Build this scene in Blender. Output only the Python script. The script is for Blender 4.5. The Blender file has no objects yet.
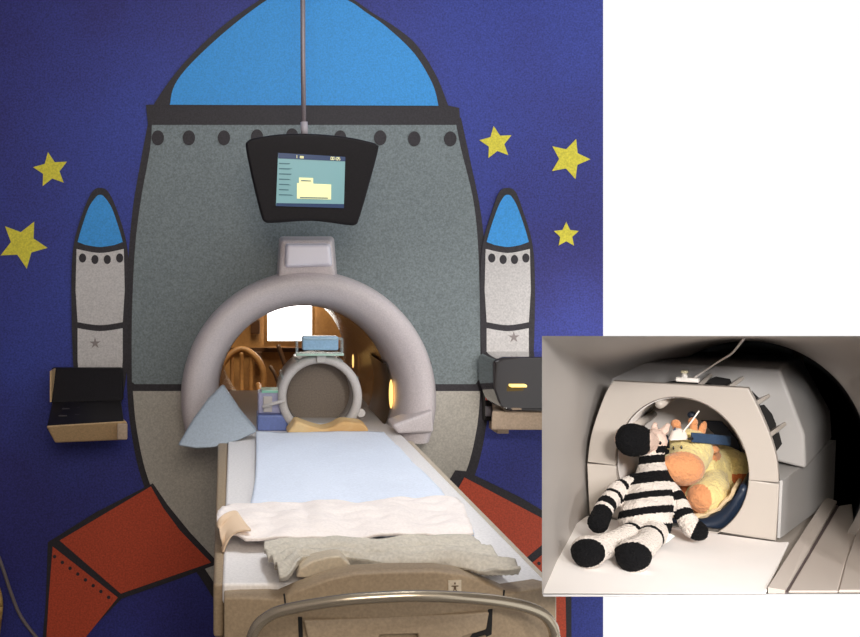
import bpy, bmesh, math, random
from mathutils import Vector, Matrix, noise, kdtree
random.seed(7)
C = bpy.context.scene.collection
PI = math.pi
F, CX, CY, CH = 990.0, 232.0, 259.0, 1.47      # focal length in px, principal point, camera height

def P(px, py, d):
    return Vector(((px-CX)*d/F, d, CH-(py-CY)*d/F))
def dz(py, z):                                  # distance at which height z shows at row py
    return (CH-z)*F/(py-CY)

# ---------------------------------------------------------------- materials
def lin(c):
    c = c/255.0
    return c/12.92 if c <= .04045 else ((c+.055)/1.055)**2.4
MATS = {}
def mat(name, rgb, rough=.55, metal=0, grain=0, gscale=170, emit=0, bump=0, bscale=120, spec=.5, coat=0, alpha=1, rgb2=None, pscale=8, sheen=0):
    if name in MATS: return MATS[name]
    m = bpy.data.materials.new(name); m.use_nodes = True
    nt = m.node_tree; b = nt.nodes['Principled BSDF']
    col = (lin(rgb[0]), lin(rgb[1]), lin(rgb[2]), 1)
    b.inputs['Base Color'].default_value = col
    b.inputs['Roughness'].default_value = rough
    b.inputs['Metallic'].default_value = metal
    b.inputs['Specular IOR Level'].default_value = spec
    b.inputs['Coat Weight'].default_value = coat
    b.inputs['Sheen Weight'].default_value = sheen
    tc = nt.nodes.new('ShaderNodeTexCoord')
    last = None
    if rgb2 is not None:
        n = nt.nodes.new('ShaderNodeTexNoise'); n.inputs['Scale'].default_value = pscale; n.inputs['Detail'].default_value = 4
        nt.links.new(tc.outputs['Object'], n.inputs['Vector'])
        r = nt.nodes.new('ShaderNodeValToRGB'); r.color_ramp.elements[0].position = .38; r.color_ramp.elements[1].position = .62
        r.color_ramp.elements[0].color = col
        r.color_ramp.elements[1].color = (lin(rgb2[0]), lin(rgb2[1]), lin(rgb2[2]), 1)
        nt.links.new(n.outputs['Fac'], r.inputs['Fac']); last = r.outputs['Color']
    if grain:
        n = nt.nodes.new('ShaderNodeTexNoise'); n.inputs['Scale'].default_value = gscale; n.inputs['Detail'].default_value = 3
        nt.links.new(tc.outputs['Object'], n.inputs['Vector'])
        r = nt.nodes.new('ShaderNodeValToRGB'); e = r.color_ramp.elements
        e[0].position = .3; e[1].position = .7
        lo, hi = 1-grain, 1+grain
        e[0].color = (lo, lo, lo, 1); e[1].color = (hi, hi, hi, 1)
        nt.links.new(n.outputs['Fac'], r.inputs['Fac'])
        mx = nt.nodes.new('ShaderNodeMix'); mx.data_type = 'RGBA'; mx.blend_type = 'MULTIPLY'; mx.inputs[0].default_value = 1
        if last: nt.links.new(last, mx.inputs[6])
        else: mx.inputs[6].default_value = col
        nt.links.new(r.outputs['Color'], mx.inputs[7]); last = mx.outputs[2]
    if last: nt.links.new(last, b.inputs['Base Color'])
    if bump:
        n = nt.nodes.new('ShaderNodeTexNoise'); n.inputs['Scale'].default_value = bscale; n.inputs['Detail'].default_value = 5
        nt.links.new(tc.outputs['Object'], n.inputs['Vector'])
        bn = nt.nodes.new('ShaderNodeBump'); bn.inputs['Strength'].default_value = bump; bn.inputs['Distance'].default_value = .01
        nt.links.new(n.outputs['Fac'], bn.inputs['Height']); nt.links.new(bn.outputs['Normal'], b.inputs['Normal'])
    if emit:
        b.inputs['Emission Color'].default_value = col; b.inputs['Emission Strength'].default_value = emit
    if alpha < 1: b.inputs['Alpha'].default_value = alpha
    MATS[name] = m
    return m

G = .34
M_sky   = mat('mural_blue', (50,50,128), .6, grain=G, rgb2=(54,68,158), pscale=1.1)
M_hull  = mat('mural_grey', (126,137,140), .6, grain=.26)
M_hull2 = mat('mural_pale_grey', (190,185,175), .6, grain=.16)
M_boost = mat('mural_light_grey', (212,208,206), .6, grain=.14)
M_cyan  = mat('mural_light_blue', (60,160,236), .6, grain=.14)
M_line  = mat('mural_black', (46,42,48), .6, grain=G)
M_red   = mat('mural_red', (204,80,50), .6, grain=.2)
M_star  = mat('mural_yellow', (232,220,70), .6, grain=.16)
M_wall  = mat('wall_paint', (150,146,150), .8, grain=.1)
M_ceil  = mat('ceiling_tile', (210,208,204), .9, grain=.05)
M_floor = mat('floor_vinyl', (118,112,108), .5, rgb2=(104,98,96), pscale=20)
M_ring  = mat('gantry_shell', (208,199,200), .42, grain=.1, gscale=220)
M_wedge = mat('gantry_blue_grey', (160,172,184), .45, grain=.1)  # bluish reflection put into the base colour
M_bore  = mat('bore_liner', (160,134,104), .22, grain=.1, gscale=150)  # brown reflection of the far room put into the base colour
M_borep = mat('bore_panel', (86,72,60), .3)
M_black = mat('black_plastic', (26,23,26), .6, grain=.2, spec=.25)
M_dark  = mat('dark_plastic', (22,19,21), .45, spec=.3)
M_gap   = mat('dark_gap', (22,20,20), .8)
M_pole  = mat('dull_metal', (134,124,128), .4, metal=.3, grain=.1)
M_tan   = mat('tan_plastic', (160,140,114), .5, grain=.14, gscale=200)
M_tan2  = mat('pale_tan_plastic', (200,186,164), .5, grain=.1, gscale=200)
M_bed   = mat('bed_white', (240,236,234), .5, grain=.08)
M_sheet = mat('white_sheet', (228,236,250), .85, grain=.05, bump=.25, bscale=30)
M_sheet2= mat('cream_sheet', (248,238,232), .85, grain=.05, bump=.25, bscale=30)
M_blank = mat('grey_blanket', (200,193,180), .9, grain=.12, bump=.5, bscale=60)
M_steel = mat('rail_steel', (190,178,158), .25, metal=.8)
M_coil  = mat('coil_plastic', (200,196,194), .4, grain=.1, gscale=300)
M_coilin= mat('coil_inner', (128,116,104), .6, grain=.16, gscale=200)
M_foam  = mat('foam_pad', (232,202,150), .85, rgb2=(220,176,118), pscale=14, bump=.3)
M_bluepl= mat('blue_plastic', (112,130,190), .35, grain=.1)
M_clear = mat('clear_plastic', (190,210,214), .1, alpha=.35)
M_mirror= mat('mirror_box', (150,186,214), .15, grain=.1)
M_wood  = mat('brown_wood', (168,126,76), .5, rgb2=(120,84,48), pscale=3, grain=.12, gscale=60)
M_woodd = mat('dark_wood', (74,48,30), .5, grain=.1)
M_winl  = mat('daylit_glass', (255,252,246), .3, emit=6)
M_beige = mat('beige_tray', (200,168,126), .5, grain=.12)
M_beige2= mat('beige_tray_pale', (186,164,142), .5, grain=.12)
M_screen= mat('screen_cyan', (126,170,174), .3, emit=.3)
M_scrdk = mat('screen_blue', (40,64,104), .3, emit=.2)
M_scryl = mat('screen_dialog', (236,232,176), .3, emit=.55)
M_scrtx = mat('screen_text', (60,104,116), .3, emit=.2)
M_redl  = mat('red_button', (224,74,58), .4)
M_sign  = mat('sign_ink', (92,70,48), .6)
M_cable = mat('grey_cable', (120,110,110), .5)
M_rope  = mat('tan_hose', (206,170,100), .5, rgb2=(160,120,60), pscale=20)
# close-up scene
M_shell = mat('scanner_cover', (176,170,165), .5)
M_shell2= mat('scanner_cover_pale', (196,186,178), .45)
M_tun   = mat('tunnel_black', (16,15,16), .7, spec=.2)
M_hc    = mat('head_coil_white', (176,168,160), .38)
M_hcb   = mat('head_coil_grey', (178,176,175), .4)
M_navy  = mat('navy_vinyl', (26,38,56), .4, bump=.2, bscale=20)
M_linen = mat('cream_cloth', (214,190,152), .9, bump=.3, bscale=80)
M_bsheet= mat('bright_sheet', (252,248,246), .85, bump=.12, bscale=12)
M_zw    = mat('plush_white', (226,214,204), .95, bump=.9, bscale=300, sheen=.4)
M_zb    = mat('plush_black', (12,12,15), .95, bump=.9, bscale=300, spec=.2)
M_gc    = mat('plush_cream', (214,196,134), .9, bump=.5, bscale=200, sheen=.2)
M_go    = mat('plush_orange', (202,138,92), .9, bump=.5, bscale=200, sheen=.2)
M_gr    = mat('plush_rust', (178,98,52), .9, bump=.5, bscale=200)
M_eye   = mat('bead_black', (14,12,12), .15)
M_blue  = mat('blue_strap', (44,66,94), .7, grain=.2, gscale=400)
M_white = mat('white_plastic', (236,232,226), .4)
M_facet = mat('facet_grey', (206,200,196), .35)
M_pinkw = mat('plush_pinkish', (216,190,176), .95, bump=.5, bscale=200)

# ---------------------------------------------------------------- object helpers
def link_mesh(name, me, m, parent=None, smooth=False):
    o = bpy.data.objects.new(name, me); C.objects.link(o)
    ms = m if isinstance(m, (list, tuple)) else [m]
    me.materials.clear()
    for x in ms: me.materials.append(x)
    if smooth:
        for p in me.polygons: p.use_smooth = True
    if parent is not None:
        o.parent = parent
        r = parent; off = Vector((0,0,0))
        while r is not None:
            off += Vector(r.location); r = r.parent
        # children's geometry is written in world coordinates; shift it into the parent's frame
        me.transform(Matrix.Translation(-off))
    return o
def from_bm(name, bm, m, parent=None, smooth=False):
    bmesh.ops.recalc_face_normals(bm, faces=bm.faces)
    me = bpy.data.meshes.new(name); bm.to_mesh(me); bm.free()
    return link_mesh(name, me, m, parent, smooth)
def thing(name, loc, label, cat, group=None):
    o = bpy.data.objects.new(name, None); C.objects.link(o); o.location = loc; o.empty_display_size = .05
    o['label'] = label; o['category'] = cat
    if group: o['group'] = group
    return o
def tag(o, label, cat, group=None, kind=None):
    if label: o['label'] = label
    if cat: o['category'] = cat
    if group: o['group'] = group
    if kind: o['kind'] = kind
    return o
def recenter(o):
    me = o.data
    xs = [v.co for v in me.vertices]
    c = Vector(((min(v.x for v in xs)+max(v.x for v in xs))/2, (min(v.y for v in xs)+max(v.y for v in xs))/2, min(v.z for v in xs)))
    me.transform(Matrix.Translation(-c)); o.location = o.location + c
    return o
def bevel(o, w, seg=2, ang=35):
    md = o.modifiers.new('bevel', 'BEVEL'); md.width = w; md.segments = seg; md.limit_method = 'ANGLE'; md.angle_limit = math.radians(ang)
    for p in o.data.polygons: p.use_smooth = True
    wn = o.modifiers.new('wn', 'WEIGHTED_NORMAL'); wn.keep_sharp = True
    return o
def box_bm(bm, x0, x1, y0, y1, z0, z1, mtx=None):
    vs = [Vector((x, y, z)) for x in (x0, x1) for y in (y0, y1) for z in (z0, z1)]
    if mtx: vs = [mtx @ v for v in vs]
    v = [bm.verts.new(p) for p in vs]
    for f in ((0,1,3,2),(4,6,7,5),(0,4,5,1),(2,3,7,6),(0,2,6,4),(1,5,7,3)): bm.faces.new([v[i] for i in f])
def box(name, x0, x1, y0, y1, z0, z1, m, parent=None, mtx=None, bev=0, seg=2):
    bm = bmesh.new(); box_bm(bm, x0, x1, y0, y1, z0, z1, mtx)
    o = from_bm(name, bm, m, parent)
    if bev: bevel(o, bev, seg)
    return o
def loft(name, rings, m, parent=None, cap=True, smooth=False, closed=True, both=True):
    bm = bmesh.new(); R = [[bm.verts.new(p) for p in r] for r in rings]
    n = len(R[0])
    for a, b in zip(R, R[1:]):
        for i in range(n if closed else n-1):
            j = (i+1) % n
            bm.faces.new((a[i], a[j], b[j], b[i]))
    if cap:
        bm.faces.new(R[0]); bm.faces.new(list(reversed(R[-1])))
    return from_bm(name, bm, m, parent, smooth)
def catmull(pts, n=8, closed=False):
    pts = [Vector(p) for p in pts]; out = []; L = len(pts)
    rng = range(L) if closed else range(L-1)
    for i in rng:
        if closed: p0, p1, p2, p3 = pts[i-1], pts[i], pts[(i+1) % L], pts[(i+2) % L]
        else: p0, p1, p2, p3 = pts[max(i-1,0)], pts[i], pts[i+1], pts[min(i+2, L-1)]
        for k in range(n):
            t = k/n
            out.append(.5*((2*p1)+(-p0+p2)*t+(2*p0-5*p1+4*p2-p3)*t*t+(-p0+3*p1-3*p2+p3)*t**3))
    if not closed: out.append(pts[-1])
    return out
def tube_bm(bm, pts, r, seg=10, cap=True):
    rings = []; N = len(pts)
    up = Vector((0,0,1))
    for i, p in enumerate(pts):
        t = (pts[min(i+1, N-1)]-pts[max(i-1, 0)]).normalized()
        a = up if abs(t.dot(up)) < .95 else Vector((1,0,0))
        u = t.cross(a).normalized(); w = u.cross(t).normalized()
        rr = r[i] if isinstance(r, (list, tuple)) else r
        rings.append([bm.verts.new(p+(u*math.cos(2*PI*k/seg)+w*math.sin(2*PI*k/seg))*rr) for k in range(seg)])
    for a, b in zip(rings, rings[1:]):
        for k in range(seg): bm.faces.new((a[k], a[(k+1) % seg], b[(k+1) % seg], b[k]))
    if cap: bm.faces.new(rings[0]); bm.faces.new(list(reversed(rings[-1])))
def tube(name, pts, r, m, parent=None, seg=10, sm=6):
    p = catmull(pts, sm) if sm and len(pts) > 2 else [Vector(q) for q in pts]
    bm = bmesh.new(); tube_bm(bm, p, r, seg); return from_bm(name, bm, m, parent, True)
def cyl(name, a, b, r0, r1, m, parent=None, seg=24):
    a = Vector(a); b = Vector(b); bm = bmesh.new(); tube_bm(bm, [a, b], [r0, r1], seg); o = from_bm(name, bm, m, parent)
    for p in o.data.polygons: p.use_smooth = len(p.vertices) == 4
    return o
def ellipsoid(name, c, r, m, parent=None, mtx=None, seg=24):
    bm = bmesh.new(); bmesh.ops.create_uvsphere(bm, u_segments=seg, v_segments=seg//2, radius=1)
    S = Matrix.Diagonal((r[0], r[1], r[2], 1)); T = Matrix.Translation(c) @ (mtx or Matrix()) @ S
    bmesh.ops.transform(bm, matrix=T, verts=bm.verts); return from_bm(name, bm, m, parent, True)
def shape(name, outer, holes, frame, t, m, parent=None, bev=0):
    """flat outline (2-D, metres) with holes, t thick; frame maps (u, v, w) to the world; front face at w = 0, body behind it"""
    cu = bpy.data.curves.new(name+'_c', 'CURVE'); cu.dimensions = '2D'; cu.fill_mode = 'BOTH'
    cu.extrude = max(t/2-bev, 1e-5); cu.bevel_depth = bev; cu.bevel_resolution = 2; cu.offset = -bev
    for loop in [outer]+list(holes):
        s = cu.splines.new('POLY'); s.points.add(len(loop)-1); s.use_cyclic_u = True
        for i, p in enumerate(loop): s.points[i].co = (p[0], p[1], 0, 1)
    tmp = bpy.data.objects.new('tmp', cu); C.objects.link(tmp)
    me = bpy.data.meshes.new_from_object(tmp)
    bpy.data.objects.remove(tmp); bpy.data.curves.remove(cu)
    bm = bmesh.new(); bm.from_mesh(me); bmesh.ops.remove_doubles(bm, verts=bm.verts, dist=1e-5)
    me2 = bpy.data.meshes.new(name)
    bmesh.ops.transform(bm, matrix=frame @ Matrix.Translation((0,0,-t/2)), verts=bm.verts)
    bmesh.ops.recalc_face_normals(bm, faces=bm.faces)
    bm.to_mesh(me2); bm.free(); bpy.data.meshes.remove(me)
    o = link_mesh(name, me2, m, parent)
    if bev:
        for p in me2.polygons: p.use_smooth = True
        wn = o.modifiers.new('wn', 'WEIGHTED_NORMAL')
    return o
def circ(cx, cy, rx, ry=None, n=48, a0=0, a1=2*PI):
    ry = ry or rx
    full = abs(a1-a0-2*PI) < 1e-6
    k = n if full else n+1
    return [(cx+rx*math.cos(a0+(a1-a0)*i/n), cy+ry*math.sin(a0+(a1-a0)*i/n)) for i in range(k)]

# ================================================================= CAMERA, SKY
cam = bpy.data.cameras.new('camera'); co = bpy.data.objects.new('camera', cam); C.objects.link(co)
co.location = (0, 0, CH); co.rotation_euler = (PI/2, 0, 0)
cam.sensor_width = 36; cam.lens = F/860*36; cam.shift_x = (430-CX)/860; cam.shift_y = -(318.5-CY)/860; cam.clip_start = .02
bpy.context.scene.camera = co
w = bpy.data.worlds.new('world'); bpy.context.scene.world = w; w.use_nodes = True
w.node_tree.nodes['Background'].inputs[0].default_value = (1, 1, 1, 1)
w.node_tree.nodes['Background'].inputs[1].default_value = 1.02
vs = bpy.context.scene.view_settings
vs.view_transform = 'Standard'; vs.look = 'None'; vs.gamma = 1; vs.exposure = 0; vs.use_curve_mapping = False

# ================================================================= ROOM
MD = 3.45                                        # distance of the mural wall
BX, BZ = .253, 1.007                             # axis of the scanner bore
XR = P(603, 0, MD).x; XL = -1.15
WTOP = 2.6
def yframe(y):                                   # (u, v, w) -> (X, Z), front face towards the camera at distance y
    return Matrix(((1,0,0,0),(0,0,-1,y),(0,1,0,0),(0,0,0,1)))
def st(o, parent=None): o['kind'] = 'structure'; return o
HOLE = circ(BX, BZ, .335, n=64)
st(shape('wall_back', [(XL,0),(XR,0),(XR,WTOP),(XL,WTOP)], [HOLE], yframe(MD+.012), .1, M_wall))
st(box('floor', XL-.1, XR, -1.2, 7.0, -.06, 0, M_floor))
st(box('ceiling', XL-.1, XR, -1.2, 7.0, WTOP, WTOP+.06, M_ceil))
st(box('wall_left', XL-.1, XL, -1.2, 7.0, 0, WTOP, M_wall))
st(box('wall_front', XL-.1, XR, -1.25, -1.2, 0, WTOP, M_wall))
# the room seen through the bore
st(box('wall_far', XL, XR, 6.9, 7.0, 0, WTOP, M_wood))
st(box('wall_right', XR-.06, XR, MD+.14, 6.9, 0, WTOP, M_wood))
wn = st(box('window_1', P(267.5,0,6.86).x, P(312.5,0,6.86).x, 6.84, 6.9, P(0,342,6.86).z, P(0,294,6.86).z, M_winl))
tr = shape('window_frame', [(P(264,0,6.82).x, P(0,346,6.82).z), (P(315,0,6.82).x, P(0,346,6.82).z), (P(315,0,6.82).x, P(0,290,6.82).z), (P(264,0,6.82).x, P(0,290,6.82).z)],
     [[(P(267.5,0,6.82).x, P(0,341,6.82).z), (P(312,0,6.82).x, P(0,341,6.82).z), (P(312,0,6.82).x, P(0,295,6.82).z), (P(267.5,0,6.82).x, P(0,295,6.82).z)]], yframe(6.82), .05, M_wood, wn)
st(box('trim_1', XL, XR-.06, 6.87, 6.9, P(0,352,6.87).z, P(0,348,6.87).z, M_woodd))
o = tag(box('notice_board', P(251,0,6.8).x, P(260,0,6.8).x, 6.86, 6.8995, P(0,334,6.85).z, P(0,320,6.85).z, M_woodd, bev=.004), 'small dark square board on the wooden wall left of the bright window, through the bore', 'board')
recenter(o)
o = tag(box('wall_box', P(255,0,6.8).x, P(262,0,6.8).x, 6.84, 6.9, P(0,365,6.85).z, P(0,352,6.85).z, M_woodd, bev=.004), 'small dark box on the wooden wall below the dark board, through the bore', 'wall box')
recenter(o)
# wooden armchair and dark pole beyond the bore
cabx = P(200,0,6.4).x
t = thing('wooden_chair', (P(240,0,6.2).x, 6.2, 0), 'orange-brown wooden chair beyond the bore in the far room', 'chair')
X0, X1 = P(222,0,6.2).x, P(262,0,6.2).x
box('seat', X0, X1, 5.95, 6.4, .46, .52, M_wood, t, bev=.015)
for a in (X0+.02, X1-.02):
    for b in (5.98, 6.37):
        cyl('leg', (a, b, 0), (a, b, .47), .02, .024, M_wood, t, 12)
for a in (X0+.02, X1-.02):
    tube('arm_rest', [(a, 6.37, .66), (a, 6.15, .68), (a, 5.99, .64), (a, 5.97, .5)], .018, M_wood, t)
tube('backrest_frame', [(X0, 6.4, .5), (X0-.01, 6.44, .76), ((X0+X1)/2, 6.48, .88), (X1+.01, 6.44, .76), (X1, 6.4, .5)], .022, M_wood, t)
for k in range(3):
    a = X0+(X1-X0)*(k+1)/4; tube('slat', [(a, 6.41, .5), (a, 6.46, .7), (a, 6.47, .86)], .014, M_wood, t)
t = tube('leaning_pole', [P(278,345,6.0), P(287,372,5.95), P(300,420,5.9), Vector((P(318,0,5.85).x, 5.85, .01))], .014, M_woodd); recenter(t)
tag(t, 'thin dark pole leaning in the far room, right of the wooden chair', 'pole')
t = tube('walking_stick', [P(270,366,5.9), P(281,392,5.85), Vector((P(310,0,5.8).x, 5.8, .01))], .012, M_woodd); recenter(t)
tag(t, 'shorter dark stick below the leaning pole in the far room', 'stick')

# ================================================================= MURAL
mural = thing('rocket_mural', (.25, MD, 0), 'large painted mural of a grey rocket on a dark blue starry sky', 'mural')
def mp(pts): return [(P(x, y, MD).x, P(x, y, MD).z) for x, y in pts]
def msm(pts, n=6): return [(v.x, v.y) for v in catmull([(x, y, 0) for x, y in mp(pts)], n, True)]
def layer(name, pts, lv, m, holes=(), parent=None, smooth=False):
    return shape(name, msm(pts) if smooth else mp(pts), holes, yframe(MD-.0012*lv), .0012*lv+.001, m, parent or mural)
def cat2(pts, n=6): return [(v.x, v.y) for v in catmull([(x, y, 0) for x, y in pts], n)]
layer('night_sky', [(-95,-60),(603,-60),(603,670),(-95,670)], 1, M_sky, [HOLE])
# hull outline (black) with grey faces over it
hL = cat2([(149,118),(141,160),(132,215),(127,290),(127,380),(131,430),(142,480),(164,530),(200,577),(240,640),(290,690)])
hR = cat2([(461,118),(470,160),(481,215),(488,290),(490,380),(487,420),(478,465),(462,505),(440,540),(400,600),(350,690)])
layer('hull_outline', hL+list(reversed(hR)), 2, M_line, [HOLE])
gL = cat2([(152,125),(150,150),(141,200),(135,250),(132,320),(132,382)]); gR = cat2([(456,125),(461,150),(473,200),(478,250),(480,320),(480,378)])
def notch(py, upper):
    z = P(0, py, MD).z; a = math.asin((z-BZ)/.335)
    aa = [PI-a-(PI-2*a)*i/48 for i in range(49)] if upper else [PI-a+(PI+2*a)*i/48 for i in range(49)]
    return [(CX+F*(BX+.335*math.cos(t))/MD, CY+F*(CH-BZ-.335*math.sin(t))/MD) for t in aa]
layer('hull_upper', [(160,123)]+gL+[(135,384)]+notch(384, True)+[(475,384)]+list(reversed(gR))+[(450,123)], 3, M_hull)
kL = cat2([(133,391),(137,430),(148,478),(170,526),(206,570),(250,640),(296,680)]); kR = cat2([(480,391),(477,425),(468,465),(452,500),(430,534),(392,590),(345,680)])
layer('hull_lower', list(reversed(kL))+notch(391, False)+kR, 3, M_hull2)
# hatch band under the nose
layer('nose_band', [(146,105),(170,104),(440,104),(459,108),(460,124),(455,125),(148,125)], 4, M_line)
nL = cat2([(153,106),(167.5,84),(188,59),(223,26),(260,0),(300,-25)]); nR = cat2([(300,-25),(348,-3),(372,13),(396,28),(417,46),(436,76),(448,106)])
layer('nose_outline', nL+nR[1:], 5, M_line)
nL = cat2([(170,105),(174.5,86),(191,64),(227,30.5),(266,1),(300,-18)]); nR = cat2([(300,-18),(346,0),(366,13),(387,28),(414,54),(432,84),(438,106)])
layer('nose_window', nL+nR[1:], 6, M_cyan)
for x, y in ((158,138),(189,138),(224,138),(257,137),(292,136),(340,138),(380,138),(414,139),(450,139)):
    shape('rivet', circ(P(x,y,MD).x, P(x,y,MD).z, .0215, .026, 20), [], yframe(MD-.0012*6), .005, M_line, mural)
def booster(xl, xr, top, sgn):
    c = (xl+xr)/2; hw = (xr-xl)/2
    b = layer('side_booster', cat2([(xl+7,402),(xl+2,370),(xl,320),(xl,270),(xl+3,240),(xl+12,210),(c-8,192),(c,188),(c+8,192),(xr-12,210),(xr-3,240),(xr,270),(xr,320),(xr-2,370),(xr-7,402)]), 7, M_line)
    def sub(nm, pts, m, lv=8):
        o = shape(nm, mp(pts), [], yframe(MD-.0012*lv), .003, m, b); return o
    # b is a child of the mural: the extra offset is handled by link_mesh
    sub('booster_nose', cat2([(xl+6,242),(xl+10,228),(xl+17,208),(c-4,197),(c,195),(c+4,197),(xr-17,208),(xr-10,228),(xr-6,242)])+cat2([(xr-14,245),(c,247),(xl+14,245)]), M_cyan)
    sub('booster_body', cat2([(xl+5,249),(c,253),(xr-5,249)])+[(xr-4,290)]+cat2([(xr-6,322),(c,325),(xl+6,322)])+[(xl+4,290)], M_boost)
    sub('booster_base', cat2([(xl+6,328),(c,331),(xr-6,328)])+[(xr-6,360),(xr-9,402),(xl+9,402),(xl+6,360)], M_boost)
    for k in range(4):
        x = xl+11+k*(xr-xl-20)/3.0; yy = 258+(1.5 if k in (1,2) else 0)
        shape('porthole', circ(P(x,yy,MD).x, P(x,yy,MD).z, .0125, .016, 16), [], yframe(MD-.0012*9), .003, M_line, b)
    x, y = (c-5, 343) if sgn < 0 else (c+6, 337)
    shape('cross_mark', [(P(x+6*math.cos(a)*(1 if i % 2 else .35), y+6*math.sin(a)*(1 if i % 2 else .35), MD).x, P(0, y+6*math.sin(a)*(1 if i % 2 else .35), MD).z) for i, a in enumerate([k*PI/5+.3 for k in range(10)])], [], yframe(MD-.0012*9), .003, mat('mural_mark', (150,140,138), .6), b)
booster(72, 129, 190, -1); booster(480, 534, 188, 1)
def fin(name, outer, parts, dots):
    f = layer(name, outer, 4.5, M_line)
    for p in parts: shape('fin_panel', mp(p), [], yframe(MD-.0012*5.5), .003, M_red, f)
    for x, y in dots: shape('fin_rivet', circ(P(x,y,MD).x, P(x,y,MD).z, .0062, .0062, 10), [], yframe(MD-.0012*6.5), .003, M_line, f)
fin('rocket_fin', [(153,483),(96,512),(48,542),(46,600),(42,650),(70,650),(122,598),(180,578),(219,563),(190,532),(168,505)],
    [[(151,486),(60,540),(121,593),(211,562),(180,530),(163,507)], [(53,546),(118,597),(75,650),(46,650),(49,600)]],
    [(55+k*7.7, 556+k*5.8) for k in range(8)])
fin('rocket_fin', [(455,470),(466,471),(520,497),(569,526),(571,600),(571,650),(535,650),(490,592),(430,560),(425,520)],
    [[(464,477),(561,528),(502,577),(436,548),(440,520)], [(564,536),(510,580),(540,640),(550,660),(566,660),(565,600)]], [(560-k*7.2, 546+k*5.6) for k in range(7)])
def star(cx, cy, r, rot):
    pts = []
    for k in range(10):
        a = rot+k*PI/5; rr = r if k % 2 == 0 else r*.48
        pts.append((cx+rr*math.sin(a), cy-rr*math.cos(a)))
    layer('star', pts, 3, M_star)
star(51,170,18,-.16); star(23,244,25,.47); star(496,143,17,-.15); star(569,159,21,.33); star(566,235,13,0)

# ================================================================= SCANNER
sc = thing('mri_scanner', (BX, MD, .9), 'pale round scanner opening with flared ring cover in the middle of the rocket mural', 'scanner')
prof = [(.405,MD-.005),(.420,3.40),(.424,3.32),(.420,3.265),(.406,3.235),(.382,3.226),(.352,3.238),(.326,3.272),(.308,3.35),(.298,3.52)]
pr = [(v.x, v.y) for v in catmull([(a, b, 0) for a, b in prof], 4)]
NS = 120
def lathe(prof, m, name, parent, zcut=None, a0=0, a1=2*PI, n=NS):
    bm = bmesh.new(); full = abs(a1-a0-2*PI) < 1e-6
    R = []
    for i in range(n if full else n+1):
        a = a0+(a1-a0)*i/n
        R.append([bm.verts.new((BX+r*math.cos(a), y, BZ+r*math.sin(a))) for r, y in prof])
    for i in range(len(R) if full else len(R)-1):
        A, B = R[i], R[(i+1) % len(R)]
        for k in range(len(prof)-1): bm.faces.new((A[k], A[k+1], B[k+1], B[k]))
    if zcut is not None:
        g = bm.verts[:]+bm.edges[:]+bm.faces[:]
        bmesh.ops.bisect_plane(bm, geom=g, plane_co=(0,0,zcut), plane_no=(0,0,1), clear_inner=True)
    return from_bm(name, bm, m, parent, True)
closedp = pr+[(.33, 3.52), (.40, MD+.0)]
lathe(closedp+[closedp[0]], M_ring, 'front_ring', sc, zcut=.868)
lathe([(.298,3.5),(.298,4.9),(.31,4.95),(.36,4.97),(.36,4.93),(.33,4.9),(.33,3.5)], M_bore, 'bore_tube', sc)
# dark service panel on the right inner wall of the bore
lathe([(.297,3.42),(.291,3.43),(.291,3.80),(.297,3.81)], M_borep, 'bore_side_panel', sc, a0=math.radians(-22), a1=math.radians(20), n=14)
wl = mat('bore_glint', (255,206,120), .4, emit=1.5)  # reflected highlights on the bore wall, put in as glowing blobs
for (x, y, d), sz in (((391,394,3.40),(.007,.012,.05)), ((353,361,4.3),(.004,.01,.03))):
    ellipsoid('bore_highlight', P(x, y, d), sz, wl, sc)
# neck above the ring
nk = loft('ring_neck', [[P(279,236,3.40), P(334,236,3.40), P(338,282,3.40), P(276,282,3.40)], [P(281,240,3.26), P(332,240,3.26), P(336,282,3.26), P(278,282,3.26)]], M_ring, sc); bevel(nk, .012, 3)
lb = loft('neck_light', [[P(284,243,3.27), P(331,243,3.27), P(333,267,3.27), P(284,268,3.27)], [P(287,245,3.22), P(329,245,3.22), P(331,264,3.22), P(286,266,3.22)]], mat('neck_white', (244,240,250), .4), sc); bevel(lb, .01, 3)
# flared blue-grey foot of the ring on the left
wp = [(222,385),(207,400),(193,419),(177,446),(196,449),(214,448),(240,440),(257,432),(240,412)]
wd = [3.19,3.16,3.13,3.08,3.07,3.07,3.09,3.12,3.16]
wg = loft('ring_foot', [[P(x,y,d) for (x,y),d in zip(wp,wd)], [P(x,y,d)+Vector((.004,.05,.0)) for (x,y),d in zip(wp,wd)]], M_wedge, sc); bevel(wg, .008, 2)
wp = [(392,425),(433,410),(434,433),(398,434)]
fr = loft('ring_foot', [[P(x,y,3.19) for x,y in wp], [P(x,y,3.19)+Vector((0,.12,0)) for x,y in wp]], M_ring, sc); bevel(fr, .01, 2)
nb = ellipsoid('ring_clip', P(429,364,3.28), (.008,.01,.012), M_dark, sc)

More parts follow.
